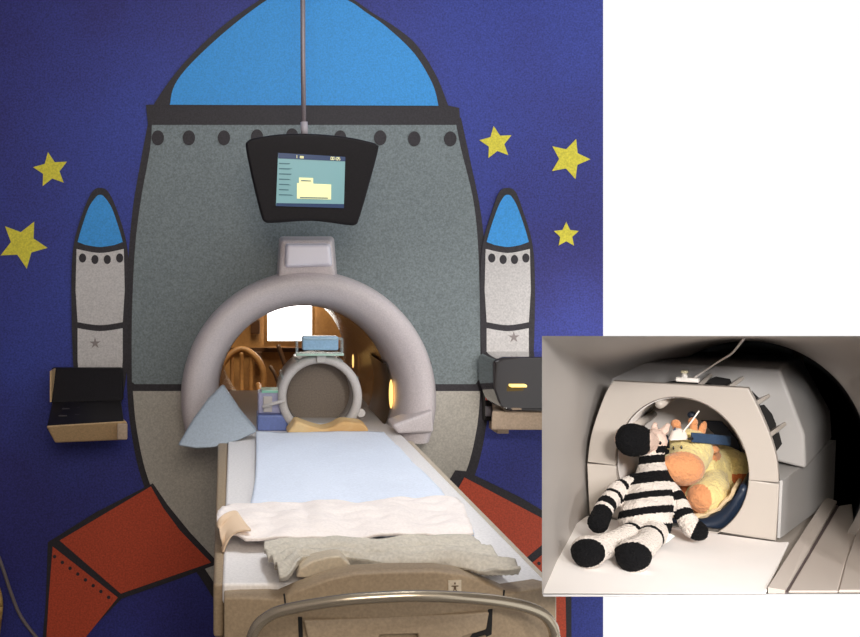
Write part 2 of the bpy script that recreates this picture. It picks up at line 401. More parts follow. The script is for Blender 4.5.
# ================================================================= MONITOR
mo = thing('ceiling_monitor', P(306,180,3.0), 'black tapered display screen hanging on a thin pole above the scanner ring', 'monitor')
def fr_at(d, tilt=0, py=180): return yframe(d)
def dp(pts, d): return [(P(x,y,d).x, P(x,y,d).z) for x, y in pts]
out = [(v.x, v.y) for v in catmull([(x, y, 0) for x, y in dp([(246,148),(248,141),(256,138),(280,134.5),(312,134),(345,137),(370,142),(377,145),(378,151),(368,190),(360,218),(356,225),(346,225),(312,221),(275,223),(265,222),(261,214),(253,182)], 3.0)], 5, True)]
tilt = Matrix.Translation(P(306,180,3.0)) @ Matrix.Rotation(math.radians(4), 4, 'X') @ Matrix.Translation(-P(306,180,3.0))
def mshape(name, pts, w, t, m, bev=0, par=None): return shape(name, pts, [], tilt @ yframe(3.0-w), t, m, par or mo, bev)
mshape('bezel', out, 0, .055, M_black, .008)
scr = mshape('screen', dp([(278,153),(345,157),(344,208),(276,206)], 3.0), .002, .004, M_screen)
def sbar(pts, m, w=.0035, nm='screen_panel'): return shape(nm, dp(pts, 3.0), [], tilt @ yframe(3.0-w), .002, m, scr)
sbar([(278,153),(345,157),(345,161.5),(278,158.5)], M_scrdk, nm='title_bar')
sbar([(276.5,203),(344,204),(344,208),(276,206)], M_scrdk, nm='task_bar')
sbar([(299,177.5),(313,178),(313,184),(299,184)], M_scryl, nm='dialog_tab')
sbar([(297,183),(331,184.5),(331,199.5),(297,198.5)], M_scryl, .004, nm='dialog_box')
sbar([(300,197),(328,197.6),(328,198.6),(300,198)], M_scrtx, .0055, 'dialog_line')
sbar([(301,180),(311,180.6),(311,181.4),(301,181)], M_scrtx, .0055, 'dialog_line')
for k in range(7): sbar([(279,163+k*5.2),(288+random.random()*7,163.4+k*5.2),(288+random.random()*7,164.4+k*5.2),(279,164+k*5.2)], M_scrtx, nm='text_line')
def glyphs(s, x, y, h, slope=.05):
    seg = {'1':[(1,0,1,4)],'0':[(0,0,2,0),(2,0,2,4),(0,4,2,4),(0,0,0,4)],'5':[(2,0,0,0),(0,0,0,2),(0,2,2,2),(2,2,2,4),(2,4,0,4)],'m':[(0,1,0,4),(0,1,2,1),(2,1,2,4),(1,1,1,4)],'s':[(0,1,2,1),(0,1,0,2.5),(0,2.5,2,2.5),(2,2.5,2,4),(0,4,2,4)],':':[(1,1,1,1.6),(1,3,1,3.6)],' ':[],'2':[(0,0,2,0),(2,0,2,2),(0,2,2,2),(0,2,0,4),(0,4,2,4)],'n':[(0,1,0,4),(0,1,2,1),(2,1,2,4)]}
    bm = bmesh.new(); s0 = h/4
    for c in s:
        for x0,y0,x1,y1 in seg[c]:
            e = .35*s0
            q = [(x+x0*s0-e, y+y0*s0-e), (x+x1*s0+e, y+y0*s0-e), (x+x1*s0+e, y+y1*s0+e), (x+x0*s0-e, y+y1*s0+e)]
            vs_ = [bm.verts.new(tilt @ (P(a, b+(a-278)*slope, 3.0)+Vector((0,-.0062,0)))) for a, b in q]
            bm.faces.new(vs_)
        x += 3*s0
    return from_bm('screen_text', bm, M_scryl, scr)
glyphs('1 mm', 296, 154.6, 2.6); glyphs('00:05', 330.5, 154.6, 2.6)
tube('pole', [P(304,150,3.03), P(303,60,3.03), (P(302.5,0,3.03).x, 3.03, WTOP)], .0075, M_pole, mo, 12, 0)
box('ceiling_plate', P(303,0,3.03).x-.06, P(303,0,3.03).x+.06, 2.97, 3.09, WTOP-.02, WTOP, M_pole, mo, bev=.004)
cyl('pole_sleeve', P(304.5,137,3.03), P(304,122,3.03), .011, .011, mat('sleeve_pale', (176,170,176), .4), mo, 16)
cyl('mount_boss', P(306,178,3.04), P(306,178,3.14), .05, .045, M_black, mo)

# ================================================================= CONTROL CONSOLES on the mural
t = thing('control_console', P(86,440,3.40), 'dark flip-up control keypad on a beige wall tray, left of the scanner', 'control panel')
D0, D1 = 3.12, 3.38
lid = loft('display_lid', [[P(50,403,3.30), P(123,401,3.30), P(122,368,3.38), P(51,368,3.38)], [P(50,403,3.30)+Vector((0,.03,0)), P(123,401,3.30)+Vector((0,.03,0)), P(122,368,3.38)+Vector((0,.03,0)), P(51,368,3.38)+Vector((0,.03,0))]], M_black, t); bevel(lid, .006, 2)
q = [P(52,402,3.30), P(121,400,3.30), P(124,421,3.14), P(47,425,3.14)]
kb = loft('keypad', [q, [v-Vector((0,0,.018)) for v in q]], M_dark, t); bevel(kb, .004, 2)
for (px, py) in ((66,409),(81,408),(96,407),(110,406),(63,416),(79,415),(95,414),(111,413)):
    c = P(px,py,3.30-(py-402)/22*.16); o = box('key', c.x-.013, c.x+.013, c.y-.006, c.y+.006, c.z-.003, c.z+.003, mat('key_grey', (60,54,56), .4), kb, bev=.002)
q = [P(46,426,3.13), P(127,421,3.13), P(126,440,3.16), P(55,443,3.16)]
ty = loft('tray', [q, [P(50,418,MD-.015), P(121,416,MD-.015), P(120,430,MD-.015), P(57,432,MD-.015)]], M_beige, t); bevel(ty, .006, 2)
box('tray_end', P(117,0,3.12).x, P(127,0,3.12).x, 3.12, 3.14, P(0,440,3.12).z, P(0,424,3.12).z, M_beige2, t, bev=.004)
box('hinge_strip', P(49.8,0,3.3).x, P(51.5,0,3.3).x, 3.30, 3.38, P(0,402,3.3).z, P(0,369,3.36).z, M_beige, t)
t = thing('control_console', P(520,430,3.40), 'glossy black control unit on a beige wall tray, right of the scanner', 'control panel')
q = [(493,361),(503,357),(600,357),(600,412),(506,412),(500,405),(494,388)]
hd = loft('unit_housing', [[P(x,y,3.18 if y < 400 else 3.12) for x,y in q], [P(x,y,3.18 if y < 400 else 3.12)+Vector((0,.2,0)) for x,y in q]], mat('gloss_black', (34,28,28), .12, coat=.6), t); bevel(hd, .012, 3)
box('highlight_strip', P(509,0,3.15).x, P(525,0,3.15).x, 3.128, 3.155, P(0,386.5,3.15).z, P(0,384,3.15).z, mat('warm_highlight', (255,214,120), .3, emit=1.6), t, bev=.002)  # highlight on the gloss housing, put in as a glowing strip
box('highlight_strip', P(511,0,3.12).x, P(520,0,3.12).x, 3.105, 3.125, P(0,409,3.12).z, P(0,407.8,3.12).z, mat('pale_strip', (170,150,130), .2), t)
q = [(492,411),(600,413),(600,430),(491,430)]
ty = loft('tray', [[P(x,y,3.15) for x,y in q], [P(x+2,y-6,3.43) for x,y in q]], M_beige2, t); bevel(ty, .006, 2)
box('tray_bracket', P(492,0,3.40).x, P(503,0,3.40).x, 3.33, 3.44, P(0,430,3.4).z, P(0,362,3.4).z, M_beige2, t)
t = thing('wall_switch', P(488,405,MD), 'small dark wall switch with a red button beside the right control unit', 'switch')
box('switch_box', P(483,0,3.43).x, P(493,0,3.43).x, 3.40, 3.444, P(0,420,3.42).z, P(0,388,3.42).z, M_black, t, bev=.003)
box('red_button', P(485,0,3.40).x, P(491,0,3.40).x, 3.388, 3.40, P(0,400,3.4).z, P(0,392,3.4).z, M_redl, t, bev=.002)
box('grey_button', P(485,0,3.40).x, P(491,0,3.40).x, 3.388, 3.40, P(0,416,3.4).z, P(0,406,3.4).z, mat('key_mid', (96,92,98), .4), t, bev=.002)

# ================================================================= PATIENT TABLE
TZ = .90
tb = thing('patient_table', (.26, 2.4, 0), 'long tan and white scanner patient table leading into the bore', 'patient table')
XA, XB = -.013, .553
def plan(pts, z0, z1): return [[Vector((x, y, z1)) for x, y in pts], [Vector((x, y, z0)) for x, y in pts]]
o = loft('tabletop', plan([(XA, 4.3), (XB-.012, 4.3), (XB, 3.0), (XB+.004, 1.74), (XA-.004, 1.74), (XA, 3.0)], .862, TZ), M_bed, tb); bevel(o, .006, 2)
for sx, x0, x1 in ((0, -.045, -.014), (1, XB+.001, XB+.022)):
    o = loft('side_rail', plan([(x0, 3.15), (x1, 3.15), (x1, 1.75), (x0+(.012 if not sx else 0), 1.75)], .80, TZ-.008 if sx else TZ-.004), M_tan if not sx else M_tan2, tb); bevel(o, .006, 2)
# body under the top, tapered towards the floor
o = loft('table_body', [[Vector(p) for p in ((-.02,3.2,.862),(XB,3.2,.862),(XB,1.78,.862),(-.02,1.78,.862))], [Vector(p) for p in ((-.03,3.2,.60),(XB-.02,3.2,.60),(XB-.02,1.80,.60),(-.03,1.80,.60))]], M_tan, tb); bevel(o, .01, 2)
o = loft('pedestal', [[Vector(p) for p in ((.08,3.1,.60),(.46,3.1,.60),(.46,2.0,.60),(.08,2.0,.60))], [Vector(p) for p in ((.0,3.2,.0),(.52,3.2,.0),(.52,1.95,.0),(.0,1.95,.0))]], M_tan, tb); bevel(o, .02, 2)
# end panel with arched top: bowed in plan
ED = 1.70
xl_, xr_ = P(233,0,ED).x, P(556,0,ED).x
arch = [(224,597),(241,595.5),(279,594),(285,591),(297,585),(310,579.5),(328,572),(353,566),(385,564),(433,564),(460,568.5),(487,579.5),(500,585.5),(505,588),(541,585.5),(556,590)]
N = len(arch)
def bow(x): u = (x-394)/162; return .035*(1-u*u)
front = [P(x,y,ED)+Vector((0,-bow(x),0)) for x,y in arch]
bm = bmesh.new(); rows = []
NB = 6
for (dy, dzv) in ((.055,-.004),(.012,.0),(.0,-.004)):
    rows.append([bm.verts.new(Vector((v.x, v.y+dy, v.z+dzv))) for v in front])
for zb, dy in ((.80,.0),(.66,.01),(.50,.05)):
    rows.append([bm.verts.new(Vector((v.x, v.y+dy, zb))) for v in front])
rows.append([bm.verts.new(Vector((v.x, v.y+.055, .50))) for v in front])
for a, b in zip(rows, rows[1:]+[rows[0]]):
    for i in range(N-1): bm.faces.new((a[i], a[i+1], b[i+1], b[i]))
bm.faces.new([r[0] for r in rows]); bm.faces.new([r[-1] for r in rows][::-1])
o = from_bm('end_panel', bm, M_tan, tb); bevel(o, .003, 2, 50)
# pale cushion block behind the arch and side corner blocks
bq = [(296,579,0),(299,570,0),(312,562,0),(330,557.5,0),(341,557,0),(347,563,0),(352,568,0),(320,580,0)]
o = loft('mattress_end', [[P(x,y-1,1.732) for x,y,_ in bq], [P(x,y-1,1.732)+Vector((0,.045,0)) for x,y,_ in bq]], M_tan2, tb); bevel(o, .004, 2)
# seam grooves at the corners of the end panel
for pts in ([(283.5,590),(285.5,606)], [(501,586),(500,594)]):
    tube('panel_seam', [P(x,y,ED)+Vector((0,-bow(x)-.0005,0)) for x,y in pts], .0016, M_gap, tb, 6, 0)
# hatch under the rail
hp = [(302,613),(484,605),(481,622),(457,628),(455,640),(413,640),(413,624),(376,625),(374,632),(306,631)]
def bl(pts, off): return [P(x,y,ED)+Vector((0,-bow(x)-off,0)) for x,y in pts]
hr_ = [(297,612),(489,604),(488,629),(464,640),(458,700),(298,700),(298,637)]
o = loft('hatch_recess', [bl(hr_, .001), bl(hr_, -.01)], M_gap, tb)
o = loft('hatch_cover', [bl(hp, .012), bl(hp, .0)], M_tan, tb); bevel(o, .003, 2)
for hpx in ([(303,637),(371,636),(371,690),(303,690)], [(379,630),(410,630),(410,690),(379,690)], [(462,634),(482,629),(482,690),(462,690)]):
    o = loft('lower_cover', [bl(hpx, .006), bl(hpx, -.002)], M_tan, tb); bevel(o, .002, 2)
# rail loop
rp = [(249,690,1.62),(250,650,1.61),(255,630,1.60),(266,618,1.595),(286,609.5,1.585),(340,600.5,1.565),(385,597,1.558),(420,596,1.555),(470,598,1.56),(510,603,1.575),(537,611,1.59),(550,622,1.60),(555,640,1.61),(556,690,1.62)]
tube('rail', [P(*p) for p in rp], .0092, M_steel, tb, 16)
for xx in (249,556):
    a = P(xx,690,1.62); cyl('rail_bracket', a, a+Vector((0,.09,0)), .008, .01, M_tan, tb, 12)
# small square sign with figure on the end panel
sq = thing_ = None
a = [(444,574),(457,574),(457,588),(444,588)]
sg = loft('symbol_plate', [bl(a, .0025), bl(a, .0)], M_tan2, tb)
bm = bmesh.new()
for q in ([(449.7,576),(451.3,576),(451.3,578),(449.7,578)], [(447,579),(454,579),(454,580.2),(447,580.2)], [(449.3,580),(451.7,580),(451.7,583),(449.3,583)], [(449,583),(450.2,583),(448.8,586.5),(447.8,586.5)], [(450.8,583),(452,583),(453.2,586.5),(452.2,586.5)]):
    bm.faces.new([bm.verts.new(v) for v in bl(q, .0032)])
from_bm('figure_symbol', bm, M_sign, sg)

# ---------------- bedding (draped cloth grids)
def cloth(name, edge_l, edge_r, m, warp=None, h=.006, nx=60, ny=60, amp=.004, fs=9, seed=0, thick=.004, wr=None, hang=None):
    """edge_l / edge_r: plan polylines (x, y) from far to near"""
    L = catmull([(x, y, 0) for x, y in edge_l], 12); R = catmull([(x, y, 0) for x, y in edge_r], 12)
    def smp(A, t): f = t*(len(A)-1); i = min(int(f), len(A)-2); return A[i].lerp(A[i+1], f-i)
    bm = bmesh.new(); g = []
    for j in range(ny+1):
        v = j/ny; a = smp(L, v); b = smp(R, v); row = []
        for i in range(nx+1):
            u = i/nx; p = a.lerp(b, u)
            if warp: p = p+warp(u, v)
            n = noise.noise(Vector((p.x*fs, p.y*fs*.8, seed)))+.5*noise.noise(Vector((p.x*fs*2.3, p.y*fs*2.9, seed+5)))
            z = TZ+h+amp*(n+1.0)
            if wr: z += wr(p.x, p.y, u, v)
            if hang: z = hang(p, z)
            row.append(bm.verts.new((p.x, p.y, z)))
        g.append(row)
    for j in range(ny):
        for i in range(nx): bm.faces.new((g[j][i], g[j][i+1], g[j+1][i+1], g[j+1][i]))
    o = from_bm(name, bm, m, None, True)
    s = o.modifiers.new('solid', 'SOLIDIFY'); s.thickness = thick; s.offset = 1
    return recenter(o)
def pp(px, py, z=TZ+.01): d = dz(py, z); return ((px-CX)*d/F, d)
o = cloth('white_sheet', [pp(256,434.5), pp(256,455), pp(255,480), pp(251,503), pp(246,520), pp(243,536)], [pp(384,434.5), pp(406,455), pp(430,480), pp(452,505), pp(472,530), pp(474,537)], M_sheet, h=.004, amp=.005, fs=7, wr=lambda x,y,u,v: .006*math.exp(-((v-.0)/.05)**2))
tag(o, 'white bed sheet spread flat along the patient table', 'sheet')
def hang(p, z):
    if p.x < -.02:
        k = (-.02-p.x); z -= .35*k+6*k*k*0
    return z
o = cloth('folded_sheet', [pp(230,513), pp(219,521), pp(217,532), pp(226,541), pp(246,548)], [pp(455,506), pp(462,515), pp(466,524), pp(470,536), pp(474,543)], M_sheet2, h=.014, amp=.010, fs=11, seed=3,
     wr=lambda x,y,u,v: .016*math.sin(v*PI)*(.3+abs(noise.noise(Vector((x*13, 2, 0))))) , thick=.006)
tag(o, 'cream-white folded sheet rumpled across the table, in front of the flat white sheet', 'sheet')
# drooping corner of the folded sheet on the left
bm = bmesh.new(); g = []
A = [P(236,512,1.99), P(226,515,1.98), P(219,520,1.97), P(217,526,1.96)]
cor = [[(237,511),(244,524),(252,532)], [(228,513),(234,523),(240,531)], [(220,518),(226,528),(229,537)], [(218,524),(220,538),(224,555)]]
for r_ in cor:
    row = []
    for k in range(9):
        t_ = k/8; a, b, c = r_; x = (1-t_)**2*a[0]+2*t_*(1-t_)*b[0]+t_*t_*c[0]; y = (1-t_)**2*a[1]+2*t_*(1-t_)*b[1]+t_*t_*c[1]
        row.append(bm.verts.new(P(x, y, 1.99-.06*t_-.02*(x < 222))))
    g.append(row)
for j in range(3):
    for k in range(8): bm.faces.new((g[j][k], g[j+1][k], g[j+1][k+1], g[j][k+1]))
fc = from_bm('hanging_corner', bm, mat('corner_shaded', (226,200,172), .85), o, True)  # same sheet, its shading put into a darker peach colour
sd = fc.modifiers.new('sub', 'SUBSURF'); sd.levels = 2; sd.render_levels = 2
s = fc.modifiers.new('solid', 'SOLIDIFY'); s.thickness = .004
def pb(px, py): return pp(px, py, TZ+.03)
def bw(x, y, u, v):
    return .012*math.exp(-((v-.18)/.12)**2)+.006*math.sin(v*22+3*noise.noise(Vector((x*6, y*6, 1))))+.010*math.sin(min(1,v*3)*PI/2)
def bwarp(u, v):
    k = max(0, min(1, (u-.02)/.10))*max(0, min(1, (.97-u)/.30)); k = k*k*(3-2*k)
    return Vector((0, .10*k*v**1.5, 0))
def bw(x, y, u, v):
    f = v*4.2+.5*noise.noise(Vector((x*5, v*2, 1)))+.25*math.sin(u*7)
    ridge = abs((f % 1)-.5)*2
    e = max(0, min(1, (u-.62)/.2))*max(0, min(1, (v-.55)/.3))
    return .007+.022*(1-ridge)**.7*(.5+.5*v)+.012*e+.006*noise.noise(Vector((x*16, y*30, 4)))
o = cloth('grey_blanket', [pb(266,541), pb(264,547), pb(266,555), pb(272,563), pb(276,571), pb(280,580)], [pb(466,535), pb(480,543), pb(494,553), pb(507,565), pb(516,574), pb(521,583)], M_blank, warp=bwarp, h=.010, amp=.004, fs=12, seed=9, wr=bw, thick=.005, nx=110, ny=90)
tag(o, 'grey blanket folded across the near end of the patient table', 'blanket')

# ================================================================= HEAD COIL on the table
DC = 3.28
hc = thing('head_coil', P(320,435,DC), 'round pale head coil with mirror box standing at the bore mouth', 'head coil')
cc = P(320,397,DC); cr = 42*DC/F
def ylathe(prof, c, m, name, parent, n=64):
    bm = bmesh.new(); R = []
    for i in range(n):
        a = 2*PI*i/n; R.append([bm.verts.new((c.x+r*math.cos(a), y, c.z+r*math.sin(a))) for r, y in prof])
    for i in range(n):
        A, B = R[i], R[(i+1) % n]
        for k in range(len(prof)-1): bm.faces.new((A[k], A[k+1], B[k+1], B[k]))
    return from_bm(name, bm, m, parent, True)
ri = 33.5*DC/F
ylathe([(ri,DC+.02),(ri,DC+.003),(ri+.006,DC-.008),(cr-.008,DC-.010),(cr,DC-.002),(cr,DC+.03),(cr-.006,DC+.24),(ri+.004,DC+.24),(ri-.002,DC+.02)], cc, M_coil, 'coil_ring', hc)
bm = bmesh.new(); bmesh.ops.create_circle(bm, cap_ends=True, segments=48, radius=ri+.003, matrix=Matrix.Translation((cc.x, DC+.12, cc.z)) @ Matrix.Rotation(PI/2, 4, 'X')); from_bm('coil_back', bm, M_coilin, hc)
for k in range(5):
    a = PI*(.15+.7*k/4); p = cc+Vector((math.cos(a)*(cr-.002), 0, math.sin(a)*(cr-.002)))
    tube('coil_rod', [Vector((p.x, DC-.004, p.z)), Vector((p.x, DC+.20, p.z))], .006, M_clear, hc, 8, 0)
cyl('side_knob', P(361,413,DC+.0), P(361,413,DC+.05), .014, .014, M_coil, hc, 16)
box('base_block', P(292,0,DC).x, P(356,0,DC).x, DC-.0, DC+.22, TZ, TZ+.025, M_coil, hc, bev=.004)
mb = box('mirror_box', P(302,0,DC-.04).x, P(338,0,DC-.04).x, DC-.06, DC-.01, P(0,350,DC-.04).z, P(0,336,DC-.04).z, M_mirror, hc, bev=.006)
shape('mirror_frame', dp([(296,338),(343,338),(343,355),(296,355)], DC-.05), [dp([(298,340),(341,340),(341,353),(298,353)], DC-.05)], yframe(DC-.062), .05, M_clear, hc, .001)
box('frame_base', P(296,0,DC-.04).x, P(343,0,DC-.04).x, DC-.065, DC-.0, P(0,355,DC-.04).z, P(0,353,DC-.04).z, mat('pale_green', (176,206,190), .3), hc)
box('mirror_stem', P(316,0,DC).x, P(325,0,DC).x, DC-.03, DC+.0, P(0,362,DC).z, P(0,354,DC).z, M_coil, hc, bev=.003)
t = thing('cable_box', P(270,428,DC+.05), 'small blue and white box with handle beside the head coil, on its left', 'box')
q0 = P(257,0,DC+.05).x; q1 = P(287,0,DC+.05).x
box('blue_base', q0, q1, DC-.0, DC+.12, TZ, P(0,415,DC).z, M_bluepl, t, bev=.006)
box('housing', q0+.003, q1-.003, DC+.02, DC+.11, P(0,415,DC).z, P(0,393,DC).z, mat('pale_lilac', (176,176,206), .35, grain=.1), t, bev=.006)
box('dark_slot', q0+.02, q0+.05, DC+.012, DC+.024, P(0,413,DC).z, P(0,397,DC).z, M_facet, t, bev=.003)
box('top_edge', q0+.015, q1-.006, DC+.015, DC+.10, P(0,393.5,DC).z, P(0,391,DC).z, mat('mint_edge', (150,214,190), .3), t)
tube('handle', [P(263,407,DC-.01), P(272,404,DC-.02), P(284,401,DC-.015)], .006, M_coil, t, 10)
fp = [(291,437),(292,424),(296,419.5),(304,422),(313,425),(322,427),(331,425),(341,420),(352,420.5),(361,422),(366,426),(366,431),(358,433),(350,437)]
o = shape('foam_pad', [(v.x, v.y) for v in catmull([(x, y, 0) for x, y in dp([(x, min(y, 433.5)) for x, y in fp], 3.20)], 4, True)], [], yframe(3.16), .10, M_foam, None, .008)
tag(recenter(o), 'cream foam pad with wavy top lying in front of the head coil', 'foam pad')

# wall cable and hose at lower left
o = tube('wall_cable', [P(-8,540,3.40), P(2,566,3.40), P(10,590,3.40), P(20,615,3.40), P(36,637,3.40), P(60,665,3.40)], .006, M_cable); tag(recenter(o), 'thin grey cable hanging down the mural at its lower left', 'cable')
bm = bmesh.new()
for k in range(4):
    pts = [P(-16+16*math.cos(a)*(1-.05*k), 606+k*6+30*math.sin(a), 3.395+.012*k) for a in [2*PI*i/30 for i in range(31)]]
    tube_bm(bm, pts, .011, 8)
o = from_bm('coiled_hose', bm, M_rope, None, True); tag(recenter(o), 'tan coiled hose at the left edge of the mural, beside the grey cable', 'hose')

# ================================================================= CLOSE-UP STAND: scanner mouth with head coil and plush toys
BZT = .992                                        # height of its table surface
th = math.radians(33)
eD = Vector((math.sin(th), math.cos(th), 0)); eR = Vector((math.cos(th), -math.sin(th), 0)); eU = Vector((0,0,1))
PR = P(776,541,dz(541,BZT)); PW = .3098
O0 = PR-eR*PW                                     # lower left corner of the coil's front panel
def hit(px, py, L=0.0):                           # panel coordinates (u, v) of a pixel on the plane L behind the panel front
    r = P(px, py, 1.0)-Vector((0,0,CH)); c = Vector((0,0,CH)); o = O0+eD*L
    t = (o-c).dot(eD)/r.dot(eD); p = c+r*t-o
    return (p.dot(eR), p.z)
def pframe(L=0.0):
    o = O0+eD*L
    return Matrix(((eR.x, 0, -eD.x, o.x), (eR.y, 0, -eD.y, o.y), (0, 1, 0, o.z), (0,0,0,1)))
def W(u, v, L): return O0+eR*u+eU*v+eD*L
# --- surrounding scanner cover
rx0, rx1, ry0, ry1, DF = 542, 905, 336, 594, 1.40
NL = 96
def rectpt(a):
    c, s = math.cos(a), math.sin(a); cx, cy = 748, 462
    ts = []
    if c > 1e-6: ts.append((rx1-cx)/c)
    if c < -1e-6: ts.append((rx0-cx)/c)
    if s > 1e-6: ts.append((ry1-cy)/s)
    if s < -1e-6: ts.append((ry0-cy)/s)
    t = min(ts); return (cx+c*t, cy+s*t)
angs = [2*PI*i/NL for i in range(NL)]+[math.atan2(y-462, x-748) % (2*PI) for x in (rx0, rx1) for y in (ry0, ry1)]
angs = sorted(set(angs)); RC = 122
rings = []
for (k, dd) in ((0, 1.40), (.02,1.43), (.15, 1.56), (.4, 1.79), (.7, 1.93), (.9, 1.98), (1.0, 2.0), (1.0, 2.03)):
    ring = []
    for a in angs:
        de = 1.87-.17*math.cos(a); dq = 1.40+(dd-1.40)*(de-1.40)/.6 if dd <= 2.0 else de+.03
        x0, y0 = rectpt(a); x1, y1 = 748+RC*math.cos(a), 462+RC*math.sin(a)
        if dd > 2.01: x1, y1 = 748+(RC-1)*math.cos(a), 462+(RC-1)*math.sin(a)
        y1 = max(y1, 341)
        ring.append(P(x0+(x1-x0)*k, y0+(y1-y0)*k, dq))
    rings.append(ring)
sh = thing('scanner_mouth', P(640,594,1.7), 'grey flared scanner cover surrounding the striped and yellow plush toys', 'scanner')
cv = loft('cover', rings, M_shell, sh, cap=False, smooth=True)
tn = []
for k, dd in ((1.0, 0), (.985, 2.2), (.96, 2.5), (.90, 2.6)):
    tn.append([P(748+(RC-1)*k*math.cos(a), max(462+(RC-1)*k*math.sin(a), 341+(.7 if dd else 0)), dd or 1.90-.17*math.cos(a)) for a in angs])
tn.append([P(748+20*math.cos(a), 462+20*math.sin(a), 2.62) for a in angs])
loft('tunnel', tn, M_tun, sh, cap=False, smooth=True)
# pale strip seen deep inside
box('inner_strip', P(798,0,2.1).x, P(804,0,2.1).x, 2.10, 2.12, P(0,390,2.1).z, P(0,350,2.1).z, mat('strip_tan', (150,130,104), .6), sh, bev=.003)
# --- support
ct = thing('display_pedestal', (1.3, 1.52, 0), 'white pedestal carrying the close-up scanner mouth', 'pedestal')
box('column', 1.06, 1.30, 1.44, 1.62, .02, BZT-.022, M_white, ct, bev=.01)
box('foot', 1.05, 1.45, 1.40, 1.64, 0, .02, M_white, ct, bev=.005)
# --- table under the toys
def q3(px, py): d = dz(py, BZT); return P(px, py, d)
bt = thing('scanner_bed', q3(680,580), 'pale scanner bed under the white sheet, carrying the plush toys and coil', 'bed')
pl = [q3(571,527), q3(542.5,559), P(542.5,593.5,1.405)*1, P(905,593.5,1.405), Vector((1.36,1.75,BZT)), Vector((1.36,2.12,BZT)), Vector((.93,2.14,BZT))]
for v in pl: v.z = BZT-.006
# cut the far side so that nothing pokes through the cover
pl = [q3(571,526), q3(543.5,559), q3(543.5,578), q3(785,578), q3(838,503), W(.36,0,.42), W(.04,0,.42), W(-.01,0,.0)]
pl = [Vector((v.x, v.y, BZT-.006)) for v in pl]
o = loft('bed_top', [pl, [v-Vector((0,0,.014)) for v in pl]], M_hc, bt)
rl = [q3(785,594), q3(838,504), q3(846,512), q3(794,594)]
gl = [q3(785,590), q3(837,503), q3(839.5,505), q3(788,590)]
o = loft('rail_groove', [[v+Vector((0,0,-.003)) for v in gl], [v-Vector((0,0,.006)) for v in gl]], mat('groove_brown', (92,80,80), .6), bt)
lg = [q3(788,590), q3(839,505), q3(852,503), q3(856,540), q3(846,560), q3(838,590)]
o = loft('side_ledge', [[v+Vector((0,0,-.001)) for v in lg], [v-Vector((0,0,.0055)) for v in lg]], M_shell2, bt); bevel(o, .003, 2)
lg = [q3(838,590), q3(846,560), q3(858,535), q3(872,520), q3(880,590)]
o = loft('flared_lip', [[v+Vector((0,0,(.0,.0,.012,.03,.0)[i])) for i, v in enumerate(lg)], [v-Vector((0,0,.0055)) for v in lg]], M_shell2, bt); bevel(o, .004, 2)
# right side rail running up beside the coil
ra = [q3(765,594), q3(776,575), q3(838,503), q3(838,503)+Vector((-.015,.0,0))]
R0 = [q3(766,594), q3(784,594)]; R1 = [W(.335,.0,.42), W(.365,.0,.42)]
R0 = [q3(768,590), q3(785,590)]; R1 = [q3(826,503), q3(837,503)]
o = loft('bed_side_rail', [[R0[0]-Vector((0,0,.005)), R0[1]-Vector((0,0,.005)), R0[1], R0[0]+Vector((0,0,.004))], [R1[0], R1[1], R1[1]+Vector((0,0,.004)), R1[0]+Vector((0,0,.012))]], M_shell2, bt)
# --- white sheet on it
sp = [q3(571,527), q3(543,559.5), q3(543,590.3), q3(766,590.3), q3(790,541), PR+eR*-.01+eD*.004*0+Vector((0,-.004,0)), q3(640,535)]
sp = [q3(571,527), q3(542.6,559.5), q3(542.6,593.3), q3(765,593.3), q3(789,541.5), W(PW+.005,0,-.004), W(.0,0,-.004)]
sp = [Vector((v.x, v.y, BZT)) for v in sp]
o = loft('bed_sheet', [sp, [v-Vector((0,0,.0055)) for v in sp]], M_bsheet); bevel(o, .002, 2)
tag(recenter(o), 'bright white sheet the plush zebra sits on', 'sheet')

# --- head coil (large)
hb = thing('birdcage_coil', O0+eR*PW/2, 'large white head coil with round opening, the plush toys inside it', 'head coil')
hole_px = [(681+66.5*math.cos(a), 468+70.5*math.sin(a)) for a in [2*PI*i/64 for i in range(64)]]
HU = [hit(x, y) for x, y in hole_px]
hcx = sum(p[0] for p in HU)/64; hcy = sum(p[1] for p in HU)/64
hrx = (max(p[0] for p in HU)-min(p[0] for p in HU))/2; hry = (max(p[1] for p in HU)-min(p[1] for p in HU))/2
print('hole centre', hcx, hcy, hrx, hry)
seamL, seamR = hit(587,465), hit(780,480)
SV = .098
def cathit(pts, n=4): return [(v.x, v.y) for v in catmull([(*hit(x, y), 0) for x, y in pts], n)]
left = cathit([(587,466),(590,440),(597,415),(606,392),(613,381)])
right = cathit([(748,388),(757,405),(768,430),(776,455),(779,480)])
up = [(left[0][0], SV)]+left[1:]+right[:-1]+[(right[-1][0], SV)]
holeN = [(hcx+hrx*math.cos(2*PI*i/72), hcy+hry*math.sin(2*PI*i/72)) for i in range(72)]
